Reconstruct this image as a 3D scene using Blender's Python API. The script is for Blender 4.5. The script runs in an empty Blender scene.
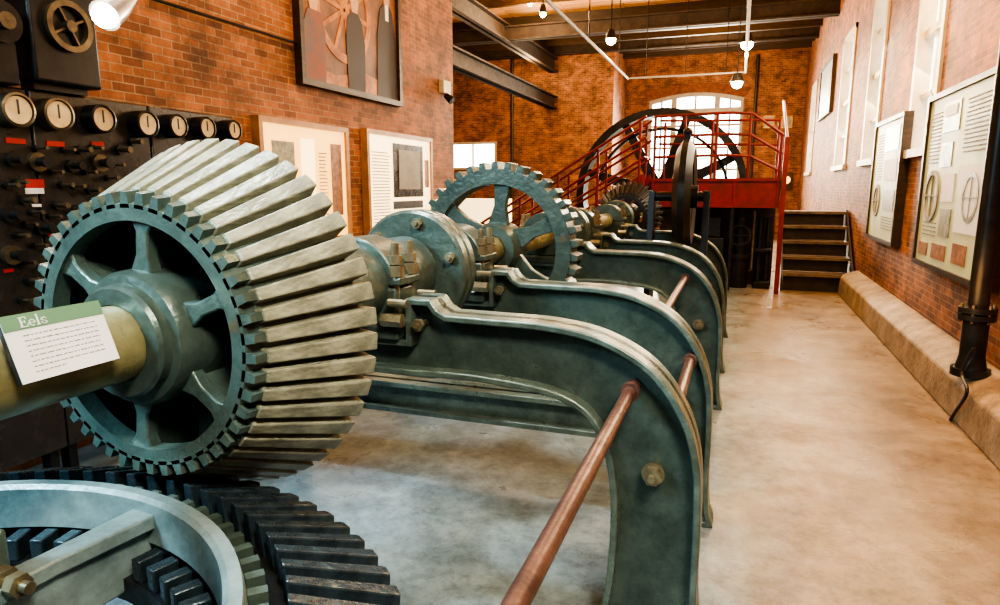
import bpy, bmesh, math, random
from mathutils import Vector, Matrix
random.seed(7)
PI=math.pi
S=bpy.context.scene; C=S.collection
# ---------------------------------------------------------------- camera
CH=1.7; F=660.0
th=math.atan(115.5/F); ps=math.atan(240*math.cos(th)/F)
s_,c_,t_,k_=math.sin(ps),math.cos(ps),math.sin(th),math.cos(th)
RV=Vector((c_,s_,0)); FV=Vector((-s_*k_,c_*k_,-t_)); UV=RV.cross(FV)
O=Vector((0,0,CH))
cd=bpy.data.cameras.new('camera'); cam=bpy.data.objects.new('camera',cd); C.objects.link(cam)
cd.sensor_width=36; cd.lens=F*36/1000; cd.clip_start=.02; cd.clip_end=200
m=Matrix((( RV.x,UV.x,-FV.x,0),(RV.y,UV.y,-FV.y,0),(RV.z,UV.z,-FV.z,CH),(0,0,0,1)))
cam.matrix_world=m
S.camera=cam
def at(px,py,X=None,Y=None,Z=None):
    d=FV+RV*((px-500)/F)+UV*((302.5-py)/F)
    if X is not None: k=X/d.x
    elif Y is not None: k=Y/d.y
    else: k=(Z-CH)/d.z
    return O+d*k
# ---------------------------------------------------------------- materials
def mat(name,c1,c2=None,rough=.5,metal=0.,scale=6,bump=.0,bscale=40,rvar=.15,stretch=(1,1,1),emit=None,es=0,c3=None,detail=6,lo=.35,hi=.65,grime=0):
    M=bpy.data.materials.new(name); M.use_nodes=True; nt=M.node_tree; N=nt.nodes; L=nt.links
    b=N['Principled BSDF']; b.inputs['Metallic'].default_value=metal
    tc=N.new('ShaderNodeTexCoord'); mp=N.new('ShaderNodeMapping'); mp.inputs['Scale'].default_value=stretch
    L.new(tc.outputs['Object'],mp.inputs[0])
    nz=N.new('ShaderNodeTexNoise'); nz.inputs['Scale'].default_value=scale; nz.inputs['Detail'].default_value=detail; nz.inputs['Roughness'].default_value=.65
    L.new(mp.outputs[0],nz.inputs['Vector'])
    cr=N.new('ShaderNodeValToRGB'); cr.color_ramp.elements[0].position=lo; cr.color_ramp.elements[1].position=hi
    c2=c2 or tuple(x*.8 for x in c1)
    cr.color_ramp.elements[0].color=(*c1,1); cr.color_ramp.elements[1].color=(*c2,1)
    if c3:
        e=cr.color_ramp.elements.new(.74); e.color=(*c3,1)
    L.new(nz.outputs['Fac'],cr.inputs[0]); col=cr.outputs[0]
    if grime:
        n3=N.new('ShaderNodeTexNoise'); n3.inputs['Scale'].default_value=scale*2.2; n3.inputs['Detail'].default_value=12; n3.inputs['Roughness'].default_value=.75
        L.new(mp.outputs[0],n3.inputs['Vector'])
        g=N.new('ShaderNodeMapRange'); g.inputs[1].default_value=.36; g.inputs[2].default_value=.60; g.inputs[3].default_value=1-grime; g.inputs[4].default_value=1.1
        L.new(n3.outputs['Fac'],g.inputs[0]); mx=N.new('ShaderNodeMix'); mx.data_type='RGBA'; mx.blend_type='MULTIPLY'; mx.inputs[0].default_value=1
        L.new(col,mx.inputs[6]); L.new(g.outputs[0],mx.inputs[7]); col=mx.outputs[2]
    L.new(col,b.inputs['Base Color'])
    mr=N.new('ShaderNodeMapRange'); mr.inputs[3].default_value=max(.03,rough-rvar); mr.inputs[4].default_value=min(1,rough+rvar)
    L.new(nz.outputs['Fac'],mr.inputs[0]); L.new(mr.outputs[0],b.inputs['Roughness'])
    if bump:
        n2=N.new('ShaderNodeTexNoise'); n2.inputs['Scale'].default_value=bscale; n2.inputs['Detail'].default_value=4
        L.new(mp.outputs[0],n2.inputs['Vector'])
        bp=N.new('ShaderNodeBump'); bp.inputs['Strength'].default_value=bump; bp.inputs['Distance'].default_value=.01
        L.new(n2.outputs['Fac'],bp.inputs['Height']); L.new(bp.outputs[0],b.inputs['Normal'])
    if emit:
        b.inputs['Emission Color'].default_value=(*emit,1); b.inputs['Emission Strength'].default_value=es
    return M
def brickmat(name,c1,c2,mortar):
    M=bpy.data.materials.new(name); M.use_nodes=True; nt=M.node_tree; N=nt.nodes; L=nt.links
    b=N['Principled BSDF']
    g=N.new('ShaderNodeNewGeometry'); sp=N.new('ShaderNodeSeparateXYZ'); L.new(g.outputs['Position'],sp.inputs[0])
    ad=N.new('ShaderNodeMath'); ad.operation='ADD'; L.new(sp.outputs[0],ad.inputs[0]); L.new(sp.outputs[1],ad.inputs[1])
    cb=N.new('ShaderNodeCombineXYZ'); L.new(ad.outputs[0],cb.inputs[0]); L.new(sp.outputs[2],cb.inputs[1])
    br=N.new('ShaderNodeTexBrick'); L.new(cb.outputs[0],br.inputs['Vector'])
    br.inputs['Scale'].default_value=1; br.inputs['Brick Width'].default_value=.18; br.inputs['Row Height'].default_value=.060
    br.inputs['Mortar Size'].default_value=.005; br.inputs['Mortar Smooth'].default_value=.2; br.inputs['Bias'].default_value=-.1
    br.inputs['Color1'].default_value=(*c1,1); br.inputs['Color2'].default_value=(*c2,1); br.inputs['Mortar'].default_value=(*mortar,1)
    nz=N.new('ShaderNodeTexNoise'); nz.inputs['Scale'].default_value=2.2; nz.inputs['Detail'].default_value=12; nz.inputs['Roughness'].default_value=.8; L.new(g.outputs['Position'],nz.inputs['Vector'])
    mr=N.new('ShaderNodeMapRange'); mr.inputs[1].default_value=.37; mr.inputs[2].default_value=.63; mr.inputs[3].default_value=.35; mr.inputs[4].default_value=1.45
    L.new(nz.outputs['Fac'],mr.inputs[0])
    mx=N.new('ShaderNodeMix'); mx.data_type='RGBA'; mx.blend_type='MULTIPLY'; mx.inputs[0].default_value=1
    L.new(br.outputs['Color'],mx.inputs[6]); L.new(mr.outputs[0],mx.inputs[7]); L.new(mx.outputs[2],b.inputs['Base Color'])
    bp=N.new('ShaderNodeBump'); bp.inputs['Strength'].default_value=.8; bp.inputs['Distance'].default_value=.014; bp.invert=True
    L.new(br.outputs['Fac'],bp.inputs['Height']); L.new(bp.outputs[0],b.inputs['Normal']); b.inputs['Roughness'].default_value=.72
    return M
brick=brickmat('brick',(.39,.140,.055),(.17,.060,.028),(.36,.24,.14))
def floormat():
    M=bpy.data.materials.new('concrete_floor'); M.use_nodes=True; nt=M.node_tree; N=nt.nodes; L=nt.links; b=N['Principled BSDF']
    g=N.new('ShaderNodeNewGeometry')
    def noise(sc,de,ro,dist=0):
        n=N.new('ShaderNodeTexNoise'); n.inputs['Scale'].default_value=sc; n.inputs['Detail'].default_value=de; n.inputs['Roughness'].default_value=ro; n.inputs['Distortion'].default_value=dist
        L.new(g.outputs['Position'],n.inputs['Vector']); return n
    def ramp(src,st):
        cr=N.new('ShaderNodeValToRGB'); e=cr.color_ramp.elements; e[0].position=st[0][0]; e[0].color=(*st[0][1],1); e[1].position=st[-1][0]; e[1].color=(*st[-1][1],1)
        for p,c in st[1:-1]: x=e.new(p); x.color=(*c,1)
        L.new(src,cr.inputs[0]); return cr
    a=noise(1.3,14,.76,.1)
    tan=ramp(a.outputs['Fac'],[(.34,(.12,.075,.043)),(.46,(.22,.150,.090)),(.54,(.27,.195,.125)),(.68,(.34,.265,.18))])
    cool_light=ramp(a.outputs['Fac'],[(.34,(.08,.105,.115)),(.46,(.15,.205,.225)),(.54,(.20,.27,.295)),(.68,(.30,.38,.40))])
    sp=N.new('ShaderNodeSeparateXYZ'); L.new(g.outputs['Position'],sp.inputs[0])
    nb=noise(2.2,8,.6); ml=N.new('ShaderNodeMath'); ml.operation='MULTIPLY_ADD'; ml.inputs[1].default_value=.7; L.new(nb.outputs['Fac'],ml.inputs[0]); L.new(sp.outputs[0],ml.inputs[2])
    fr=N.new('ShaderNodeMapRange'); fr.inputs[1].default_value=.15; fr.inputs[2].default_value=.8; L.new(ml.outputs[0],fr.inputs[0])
    mc=N.new('ShaderNodeMix'); mc.data_type='RGBA'; L.new(fr.outputs[0],mc.inputs[0]); L.new(cool_light.outputs[0],mc.inputs[6]); L.new(tan.outputs[0],mc.inputs[7])  # bluish light on the machine side is painted into the floor colour
    a2=noise(9,14,.85); mr=N.new('ShaderNodeMapRange'); mr.inputs[1].default_value=.38; mr.inputs[2].default_value=.54; mr.inputs[3].default_value=.6; mr.inputs[4].default_value=1.08; L.new(a2.outputs['Fac'],mr.inputs[0])
    mx=N.new('ShaderNodeMix'); mx.data_type='RGBA'; mx.blend_type='MULTIPLY'; mx.inputs[0].default_value=1
    L.new(mc.outputs[2],mx.inputs[6]); L.new(mr.outputs[0],mx.inputs[7]); L.new(mx.outputs[2],b.inputs['Base Color'])
    a3=noise(1.7,8,.6,1); m3=N.new('ShaderNodeMapRange'); m3.inputs[1].default_value=.35; m3.inputs[2].default_value=.65; m3.inputs[3].default_value=.25; m3.inputs[4].default_value=.50; L.new(a3.outputs['Fac'],m3.inputs[0]); L.new(m3.outputs[0],b.inputs['Roughness'])
    bp=N.new('ShaderNodeBump'); bp.inputs['Strength'].default_value=.25; bp.inputs['Distance'].default_value=.01; L.new(a2.outputs['Fac'],bp.inputs['Height']); L.new(bp.outputs[0],b.inputs['Normal'])
    return M
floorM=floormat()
def plankmat():
    M=bpy.data.materials.new('ceiling_planks'); M.use_nodes=True; nt=M.node_tree; N=nt.nodes; L=nt.links; b=N['Principled BSDF']
    g=N.new('ShaderNodeNewGeometry'); br=N.new('ShaderNodeTexBrick'); L.new(g.outputs['Position'],br.inputs['Vector'])
    br.inputs['Scale'].default_value=1; br.inputs['Brick Width'].default_value=3; br.inputs['Row Height'].default_value=.16; br.inputs['Mortar Size'].default_value=.012
    br.inputs['Color1'].default_value=(.72,.36,.10,1); br.inputs['Color2'].default_value=(.52,.24,.07,1); br.inputs['Mortar'].default_value=(.08,.045,.02,1)
    L.new(br.outputs['Color'],b.inputs['Base Color']); b.inputs['Roughness'].default_value=.6
    return M
ceilM=plankmat()
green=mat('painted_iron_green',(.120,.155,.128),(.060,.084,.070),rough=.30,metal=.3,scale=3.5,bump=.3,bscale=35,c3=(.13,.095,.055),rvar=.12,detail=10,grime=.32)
flangeM=mat('frame_edge_green',(.175,.225,.19),(.10,.135,.115),rough=.30,metal=.3,scale=5,bump=.25,bscale=40,c3=(.12,.09,.05),rvar=.12,detail=10,grime=.35)  # lighter than the webs: edge highlights put into the flange colour
green_light=mat('worn_green_iron',(.135,.182,.154),(.072,.105,.090),rough=.30,metal=.3,scale=5,bump=.25,bscale=60,c3=(.12,.09,.05),detail=10,grime=.3)
palering=mat('pale_ring_iron',(.30,.385,.375),(.17,.23,.225),rough=.32,metal=.25,scale=5,bump=.15,bscale=60,c3=(.12,.12,.10),detail=10,grime=.25)
shaftM=mat('olive_shaft',(.38,.34,.17),(.22,.20,.105),rough=.30,metal=.3,scale=5,bump=.1,c3=(.13,.11,.07),detail=10,grime=.25)
dark_iron=mat('dark_iron',(.038,.042,.044),(.017,.020,.022),rough=.4,metal=.4,scale=8,bump=.2)
teethdark=mat('dark_tooth_iron',(.065,.095,.110),(.026,.038,.046),rough=.27,metal=.4,scale=9,bump=.3,grime=.25)
cavity_shade=mat('painted_cavity_shade',(.03,.035,.03),(.07,.035,.02),rough=.6,scale=5)
woodcog=mat('aged_wood_cog',(.32,.315,.225),(.165,.168,.122),rough=.34,scale=5,stretch=(3,.6,3),bump=.35,bscale=30,c3=(.33,.28,.18),detail=10,grime=.35)
rust=mat('brown_rod',(.16,.085,.065),(.085,.045,.038),rough=.35,metal=.3,scale=10,bump=.2)
boltM=mat('bolt_bronze',(.36,.32,.20),(.17,.14,.09),rough=.33,metal=.6,scale=12)
black=mat('black_slate',(.024,.021,.020),(.042,.035,.031),rough=.28,scale=4)
blackmetal=mat('black_metal',(.020,.020,.021),(.038,.037,.036),rough=.35,metal=.5)
gunmetal=mat('dull_dial_ring',(.20,.16,.10),(.09,.07,.05),rough=.4,metal=.7,scale=10)
brass=mat('brass',(.50,.34,.14),(.30,.19,.08),rough=.3,metal=.9)
dial=mat('cream_dial',(.74,.58,.33),(.57,.40,.19),rough=.4,scale=10)
redp=mat('red_paint',(.24,.016,.014),(.12,.009,.008),rough=.4,scale=5)
redtag=mat('red_tag',(.5,.03,.03),rough=.5)
white=mat('cream_window_paint',(.60,.53,.40),(.50,.43,.31),rough=.5)
paper=mat('white_paper',(.86,.86,.84),(.80,.80,.78),rough=.6)
sage=mat('sage_board',(.62,.69,.42),(.52,.60,.34),rough=.5,scale=2)
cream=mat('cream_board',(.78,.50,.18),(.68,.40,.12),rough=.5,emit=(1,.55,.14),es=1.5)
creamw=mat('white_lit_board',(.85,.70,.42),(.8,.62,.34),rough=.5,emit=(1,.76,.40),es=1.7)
greenhead=mat('green_header',(.16,.31,.19),(.13,.26,.16),rough=.5)
ink=mat('ink',(.05,.05,.06),rough=.6)
inkg=mat('grey_ink',(.30,.28,.24),rough=.6)
photoM=mat('photo_print',(.42,.43,.34),(.16,.17,.13),rough=.4,scale=14)
photoR=mat('photo_print_red',(.48,.24,.13),(.20,.09,.05),rough=.4,scale=14)
darkwood=mat('dark_wood',(.06,.034,.018),(.025,.017,.010),rough=.45,scale=4,stretch=(1,1,8))
stepM=mat('worn_steps',(.05,.038,.028),(.025,.02,.015),rough=.4)
treadM=mat('tread_wood',(.20,.14,.09),(.09,.065,.045),rough=.4)
concrete=mat('ledge_concrete',(.40,.29,.18),(.24,.17,.10),rough=.65,scale=3,bump=.6,bscale=30,detail=12,grime=.4)
glow=mat('bright_pane',(.9,.95,1),rough=.3,emit=(1,.98,.94),es=2.6)
glowfar=mat('bright_far_pane',(.9,.95,1),rough=.3,emit=(1,.98,.92),es=7)
bulb=mat('lit_bulb',(1,.85,.6),rough=.3,emit=(1,.72,.36),es=45)
yellowglow=mat('yellow_lit',(.9,.5,.1),rough=.4,emit=(1,.5,.1),es=3)
beamM=mat('dark_beam',(.05,.03,.018),(.025,.016,.01),rough=.8)
canvas=mat('canvas_brown',(.28,.11,.04),(.09,.035,.022),rough=.5,scale=3)
porange=mat('paint_orange',(.60,.25,.055),(.26,.08,.025),rough=.5,scale=5)
pdark=mat('paint_dark',(.02,.02,.03),(.04,.028,.028),rough=.6)
pskin=mat('paint_skin',(.60,.36,.22),rough=.5)
pblue=mat('paint_blue',(.10,.08,.10),(.25,.08,.05),rough=.6,scale=5)
# ---------------------------------------------------------------- mesh builder
class MB:
    def __init__(s): s.v=[]; s.f=[]
    def add(s,vs,fs):
        n=len(s.v); s.v+= [tuple(v) for v in vs]; s.f+=[tuple(i+n for i in f) for f in fs]; return s
    def box(s,x0,x1,y0,y1,z0,z1,M=None):
        vs=[Vector((x,y,z)) for z in (z0,z1) for y in (y0,y1) for x in (x0,x1)]
        if M: vs=[M@v for v in vs]
        return s.add(vs,[(0,2,3,1),(4,5,7,6),(0,1,5,4),(2,6,7,3),(0,4,6,2),(1,3,7,5)])
    def cyl(s,p0,p1,r0,r1=None,seg=24,rot=0):
        p0=Vector(p0);p1=Vector(p1); r1=r0 if r1 is None else r1
        d=(p1-p0).normalized(); a=Vector((0,0,1)) if abs(d.z)<.9 else Vector((1,0,0))
        u=d.cross(a).normalized(); w=d.cross(u)
        vs=[];
        for p,r in ((p0,r0),(p1,r1)):
            for i in range(seg):
                q=2*PI*i/seg+rot; vs.append(p+u*(r*math.cos(q))+w*(r*math.sin(q)))
        fs=[(i,i+seg,(i+1)%seg+seg,(i+1)%seg) for i in range(seg)]
        fs+=[tuple(range(seg)),tuple(range(2*seg-1,seg-1,-1))]
        return s.add(vs,fs)
    def tube(s,pts,r,seg=10,closed=False):
        pts=[Vector(p) for p in pts]; n=len(pts); vs=[];u=None
        for i,p in enumerate(pts):
            if closed: d=(pts[(i+1)%n]-pts[i-1]).normalized()
            else: d=(pts[min(i+1,n-1)]-pts[max(i-1,0)]).normalized()
            if u is None:
                a=Vector((0,0,1)) if abs(d.z)<.9 else Vector((1,0,0)); u=d.cross(a).normalized()
            else: u=(u-d*u.dot(d)).normalized()
            w=d.cross(u)
            for j in range(seg):
                q=2*PI*j/seg; vs.append(p+u*(r*math.cos(q))+w*(r*math.sin(q)))
        fs=[]
        for i in range(n if closed else n-1):
            i2=(i+1)%n
            for j in range(seg): fs.append((i*seg+j,i*seg+(j+1)%seg,i2*seg+(j+1)%seg,i2*seg+j))
        if not closed: fs+=[tuple(range(seg-1,-1,-1)),tuple((n-1)*seg+j for j in range(seg))]
        return s.add(vs,fs)
    def prism(s,pts,a0,a1,axis='Y'):
        def P(p,a): return {'Y':(p[0],a,p[1]),'X':(a,p[0],p[1]),'Z':(p[0],p[1],a)}[axis]
        n=len(pts); vs=[P(p,a0) for p in pts]+[P(p,a1) for p in pts]
        return s.add(vs,[tuple(range(n)),tuple(range(2*n-1,n-1,-1))]+[(i,i+n,(i+1)%n+n,(i+1)%n) for i in range(n)])
    def ringprism(s,o,i_,y0,y1):
        n=len(o); vs=[(p[0],y,p[1]) for y in (y0,y1) for p in o]+[(p[0],y,p[1]) for y in (y0,y1) for p in i_]
        fs=[]
        for a in range(n):
            b=(a+1)%n
            fs+=[(a,b,2*n+b,2*n+a),(n+a,3*n+a,3*n+b,n+b),(a,n+a,n+b,b),(2*n+a,2*n+b,3*n+b,3*n+a)]
        return s.add(vs,fs)
    def lathe(s,prof,axis='Y',cen=(0,0,0),seg=64,a0=0):
        n=len(prof); vs=[];cx,cy,cz=cen
        for i in range(seg):
            q=2*PI*i/seg+a0; c,sn=math.cos(q),math.sin(q)
            for r,h in prof:
                if axis=='Y': vs.append((cx+r*c,cy+h,cz+r*sn))
                elif axis=='Z': vs.append((cx+r*c,cy+r*sn,cz+h))
                else: vs.append((cx+h,cy+r*c,cz+r*sn))
        fs=[]
        for i in range(seg):
            j=(i+1)%seg
            for k in range(n):
                l=(k+1)%n; fs.append((i*n+k,i*n+l,j*n+l,j*n+k))
        return s.add(vs,fs)
    def sphere(s,c,r,seg=14,rings=8,sz=1):
        c=Vector(c); vs=[c+Vector((0,0,r*sz))]
        for i in range(1,rings):
            a=PI*i/rings
            for j in range(seg):
                q=2*PI*j/seg; vs.append(c+Vector((r*math.sin(a)*math.cos(q),r*math.sin(a)*math.sin(q),r*sz*math.cos(a))))
        vs.append(c-Vector((0,0,r*sz))); fs=[]
        for j in range(seg): fs.append((0,1+j,1+(j+1)%seg))
        for i in range(rings-2):
            for j in range(seg):
                a=1+i*seg+j;b=1+i*seg+(j+1)%seg; fs.append((a,a+seg,b+seg,b))
        e=len(vs)-1; o=1+(rings-2)*seg
        for j in range(seg): fs.append((e,o+(j+1)%seg,o+j))
        return s.add(vs,fs)
    def build(s,name,m,parent=None,bevel=0,smooth=True,origin=None):
        me=bpy.data.meshes.new(name)
        off=Vector((0,0,0))
        if parent is not None: off=rootloc(parent)
        elif origin is not None: off=Vector(origin)
        me.from_pydata([tuple(Vector(v)-off) for v in s.v],[],s.f); me.validate()
        b=bmesh.new(); b.from_mesh(me); bmesh.ops.recalc_face_normals(b,faces=b.faces); b.to_mesh(me); b.free()
        if smooth:
            for p in me.polygons: p.use_smooth=True
            me.set_sharp_from_angle(angle=math.radians(32))
        me.materials.append(m)
        o=bpy.data.objects.new(name,me); C.objects.link(o)
        if parent is not None: o.parent=parent
        elif origin is not None: o.location=off
        if bevel:
            md=o.modifiers.new('bevel','BEVEL'); md.width=bevel; md.segments=2; md.limit_method='ANGLE'; md.angle_limit=math.radians(40)
        return o
def rootloc(o):
    while o.parent: o=o.parent
    return Vector(o.location)
def tag(o,label,cat,group=None):
    o['label']=label; o['category']=cat
    if group: o['group']=group
    return o
def thing(name,loc,label,cat,group=None):
    o=bpy.data.objects.new(name,None); C.objects.link(o); o.location=loc; o.empty_display_size=.1
    return tag(o,label,cat,group)
def struct(o): o['kind']='structure'; return o
def copy_tree(o,parent=None):
    c=o.copy(); C.objects.link(c)
    if parent is not None: c.parent=parent
    for ch in list(o.children): copy_tree(ch,c)
    return c
def catmull(P,n=6):
    out=[]
    for i in range(len(P)-1):
        p0=P[max(i-1,0)];p1=P[i];p2=P[i+1];p3=P[min(i+2,len(P)-1)]
        for j in range(n):
            t=j/n
            out.append(tuple(.5*((2*p1[a])+(-p0[a]+p2[a])*t+(2*p0[a]-5*p1[a]+4*p2[a]-p3[a])*t*t+(-p0[a]+3*p1[a]-3*p2[a]+p3[a])*t**3) for a in range(len(p1))))
    out.append(tuple(P[-1])); return out
def inset(P,t):
    n=len(P); A=sum(P[i][0]*P[(i+1)%n][1]-P[(i+1)%n][0]*P[i][1] for i in range(n)); sg=1 if A>0 else -1
    out=[]
    for i in range(n):
        p=Vector(P[i]);a=(p-Vector(P[i-1])).normalized();b=(Vector(P[(i+1)%n])-p).normalized()
        na=Vector((-a.y,a.x))*sg; nb=Vector((-b.y,b.x))*sg; nn=(na+nb)
        if nn.length<.01: nn=na
        nn.normalize(); k=max(.5,nn.dot(na)); out.append(tuple(p+nn*(t/k)))
    return out
# ---------------------------------------------------------------- setting
WX=1.85; LX=-4.0; CZ=6.2; FY=24.5; GY=22.0; AX=-11.0; LE=9.15
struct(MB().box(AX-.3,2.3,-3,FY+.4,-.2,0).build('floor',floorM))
struct(MB().box(AX-.3,2.3,-3,FY+.4,CZ,CZ+.2).build('ceiling',ceilM))
struct(MB().box(LX-.3,LX,-3,LE,0,CZ).build('wall_left',brick))
struct(MB().box(AX-.3,LX-.3,LE-.3,LE,0,CZ).box(AX-.3,AX,LE,GY,0,CZ).build('wall_annex',brick))
wx0,wx1,wz0,wz1=-9.8,-8.0,2.3,3.25
struct(MB().box(AX-.3,wx0,GY,GY+.3,0,CZ).box(wx0,wx1,GY,GY+.3,0,wz0).box(wx0,wx1,GY,GY+.3,wz1,CZ).box(wx1,-4.0,GY,GY+.3,0,CZ).box(-4.3,-4.0,GY+.3,FY+.3,0,CZ).build('wall_far_left',brick))
wins=[(8.05,9.2,2.05,4.75),(11.15,12.35,2.05,4.75),(14.1,15.7,2.05,4.65),(20.6,22.0,2.05,4.6)]
w=MB(); y=-3
for (a,b,z0,z1) in wins:
    w.box(WX,WX+.4,y,a,0,CZ); w.box(WX,WX+.4,a,b,0,z0); w.box(WX,WX+.4,a,b,z1,CZ); y=b
w.box(WX,WX+.4,y,FY+.3,0,CZ); struct(w.build('wall_right',brick))
for i,(a,b,z0,z1) in enumerate(wins):
    root=struct(MB().box(WX-.03,WX+.2,a,a+.11,z0,z1).box(WX-.03,WX+.2,b-.11,b,z0,z1).box(WX-.03,WX+.2,a,b,z1-.09,z1).box(WX-.07,WX+.2,a-.06,b+.06,z0-.02,z0+.07)
      .box(WX+.03,WX+.12,a,b,(z0+z1)/2-.04,(z0+z1)/2+.04).box(WX+.05,WX+.12,(a+b)/2-.03,(a+b)/2+.03,z0,z1)
      .box(WX+.05,WX+.12,a,b,z0*.75+z1*.25-.02,z0*.75+z1*.25+.02).box(WX+.05,WX+.12,a,b,z0*.25+z1*.75-.02,z0*.25+z1*.75+.02).build('window_%d'%(i+1),white))
    MB().box(WX+.13,WX+.15,a+.05,b-.05,z0+.05,z1-.05).build('pane',glow,root)
fx0,fx1=-3.18,-.05; za,zb=4.68,.22; fzb=1.5
arch=[(fx0+(fx1-fx0)*i/16, za+zb*math.sin(PI*i/16)) for i in range(17)]
struct(MB().box(-4.0,fx0,FY,FY+.3,0,CZ).box(fx1,WX,FY,FY+.3,0,CZ).box(fx0,fx1,FY,FY+.3,0,fzb).prism(arch+[(fx1,CZ),(fx0,CZ)],FY,FY+.3).build('wall_far',brick))
fw=MB(); inn=[(fx0+.1+(fx1-fx0-.2)*i/16, za-.12+zb*math.sin(PI*i/16)) for i in range(17)]
fw.ringprism([(fx0,fzb)]+arch+[(fx1,fzb)],[(fx0+.1,fzb+.1)]+inn+[(fx1-.1,fzb+.1)],FY-.02,FY+.15)
for k in (.27,.5,.73,.135,.865):
    x=fx0+(fx1-fx0)*k; hw=.09 if k in(.27,.73) else .03
    fw.box(x-hw,x+hw,FY+.05,FY+.14,fzb,za+.15)
for z in (2.3,3.05,3.8,4.3): fw.box(fx0,fx1,FY+.06,FY+.12,z-(.08 if z==4.3 else .035),z+(.08 if z==4.3 else .035))
wf=struct(fw.build('window_5',mat('far_window_frame',(.42,.36,.28),(.34,.28,.22),rough=.5)))
MB().prism([(fx0,fzb)]+arch+[(fx1,fzb)],FY+.15,FY+.17).build('pane',glowfar,wf)
ao=[(fx0-.25+(fx1-fx0+.5)*i/16, za+.30+zb*math.sin(PI*i/16)) for i in range(17)]
struct(MB().prism(arch+ao[::-1],FY-.04,FY).build('trim_1',mat('arch_brick',(.28,.10,.05),(.14,.05,.03),rough=.8,scale=9)))
w6=struct(MB().ringprism([(wx0,wz0),(wx1,wz0),(wx1,wz1),(wx0,wz1)],[(wx0+.08,wz0+.08),(wx1-.08,wz0+.08),(wx1-.08,wz1-.08),(wx0+.08,wz1-.08)],GY-.03,GY+.1).box(-8.93,-8.87,GY+.02,GY+.08,wz0,wz1).build('window_6',white))
MB().box(wx0+.05,wx1-.05,GY+.1,GY+.12,wz0+.05,wz1-.05).build('pane',glowfar,w6)
struct(MB().prism([(1.58,0),(1.60,.27),(1.66,.33),(WX,.40),(WX,0)],-3,11.75,'Y').build('trim_2',concrete,bevel=.015))
def beam(lbl,x0,x1,y0,y1,z0,z1):
    m=MB(); 
    if x1-x0>y1-y0:
        m.box(x0,x1,y0,y1,z0,z0+.04).box(x0,x1,y0,y1,z1-.04,z1).box(x0,x1,(y0+y1)/2-.03,(y0+y1)/2+.03,z0,z1)
    else:
        m.box(x0,x1,y0,y1,z0,z0+.04).box(x0,x1,y0,y1,z1-.04,z1).box((x0+x1)/2-.03,(x0+x1)/2+.03,y0,y1,z0,z1)
    tag(m.build('ceiling_beam',beamM),lbl,'beam')
beam('dark transverse steel beam under the plank ceiling near the far wall',AX,WX,17,17.25,5.45,5.80)
beam('dark transverse beam tight under the planks just before the far brick wall',AX,WX,21.4,21.6,5.85,6.2)
beam('dark lengthwise beam under the ceiling at upper left of the recess',-6.15,-5.85,LE,GY,5.4,5.85)
beam('thick dark lengthwise beam lower down on the left beyond the brick corner',-6.15,-5.85,LE,GY,4.25,4.65)
for i in range(9):
    y=16+i*.95
    if abs(y-17.1)<.3 or abs(y-21.5)<.3: continue
    struct(MB().box(AX,WX,y-.06,y+.06,CZ-.2,CZ).build('trim_%d'%(3+i),darkwood))
# ---------------------------------------------------------------- gears
SX,SZ=-1.47,1.308
TF=[(0,1,2,3),(4,7,6,5),(0,4,5,1),(1,5,6,2),(2,6,7,3),(3,7,4,0)]
def gear_A():
    Y0=1.285; R=thing('bevel_gear',(SX,Y0,SZ),'huge upright cone-shaped gear with grey wooden cogs and green iron rim, nearest the camera','gear')
    c=(SX,Y0,SZ); n=46; L=.30
    rim=MB().lathe([(.308,-.012),(.350,-.012),(.354,.0),(.480,L),(.43,L),(.33,.04),(.308,.04)],'Y',c,96)
    for k in range(n):
        M=Matrix.Translation(Vector(c))@Matrix.Rotation(2*PI*k/n,4,'Y')
        vs=[M@Vector(v) for v in [(-.0155,-.012,.34),(.0155,-.012,.34),(.010,-.012,.380),(-.010,-.012,.380),(-.0155,.035,.34),(.0155,.035,.34),(.011,.035,.386),(-.011,.035,.386)]]
        rim.add(vs,TF)
    rim.build('rim',green_light,R)
    MB().lathe([(.10,-.075),(.140,-.075),(.148,-.065),(.150,-.04),(.170,-.035),(.180,-.02),(.183,.02),(.183,.24),(.10,.24)],'Y',c,64).build('hub',green,R)
    MB().lathe([(.175,.24),(.44,.27),(.44,.282),(.175,.252)],'Y',c,64).build('dark_plate',cavity_shade,R)  # added plate; its dark colour stands in for shade between the spokes
    for k in range(6):
        a=2*PI*k/6+.12
        M=Matrix.Translation(Vector(c))@Matrix.Rotation(a,4,'Y')
        sp=MB(); out=[(-.042,.16),(-.020,.22),(-.021,.28),(-.046,.322),(.046,.322),(.021,.28),(.020,.22),(.042,.16)]
        mm=MB().prism(out,.0,.04,'Y'); mm.box(-.012,.012,.04,.2,.175,.37)
        sp.add([M@Vector(v) for v in mm.v],mm.f); sp.build('spoke',green_light,R,bevel=.006)
    fr=[(-.0210,.340),(.0210,.340),(.0160,.391),(-.0160,.391)]
    bk=[(-.0315,.472),(.0315,.472),(.0250,.534),(-.0250,.534)]
    vs=[Vector((SX+x,Y0+.025,SZ+z)) for x,z in fr]+[Vector((SX+x,Y0+L+.01,SZ+z)) for x,z in bk]
    o=MB().add(vs,TF).build('cog_tooth',woodcog,R,bevel=.004,smooth=False)
    for k in range(1,n):
        q=o.copy(); C.objects.link(q); q.parent=R; q.rotation_euler=(0,2*PI*k/n,0)
gear_A()
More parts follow.
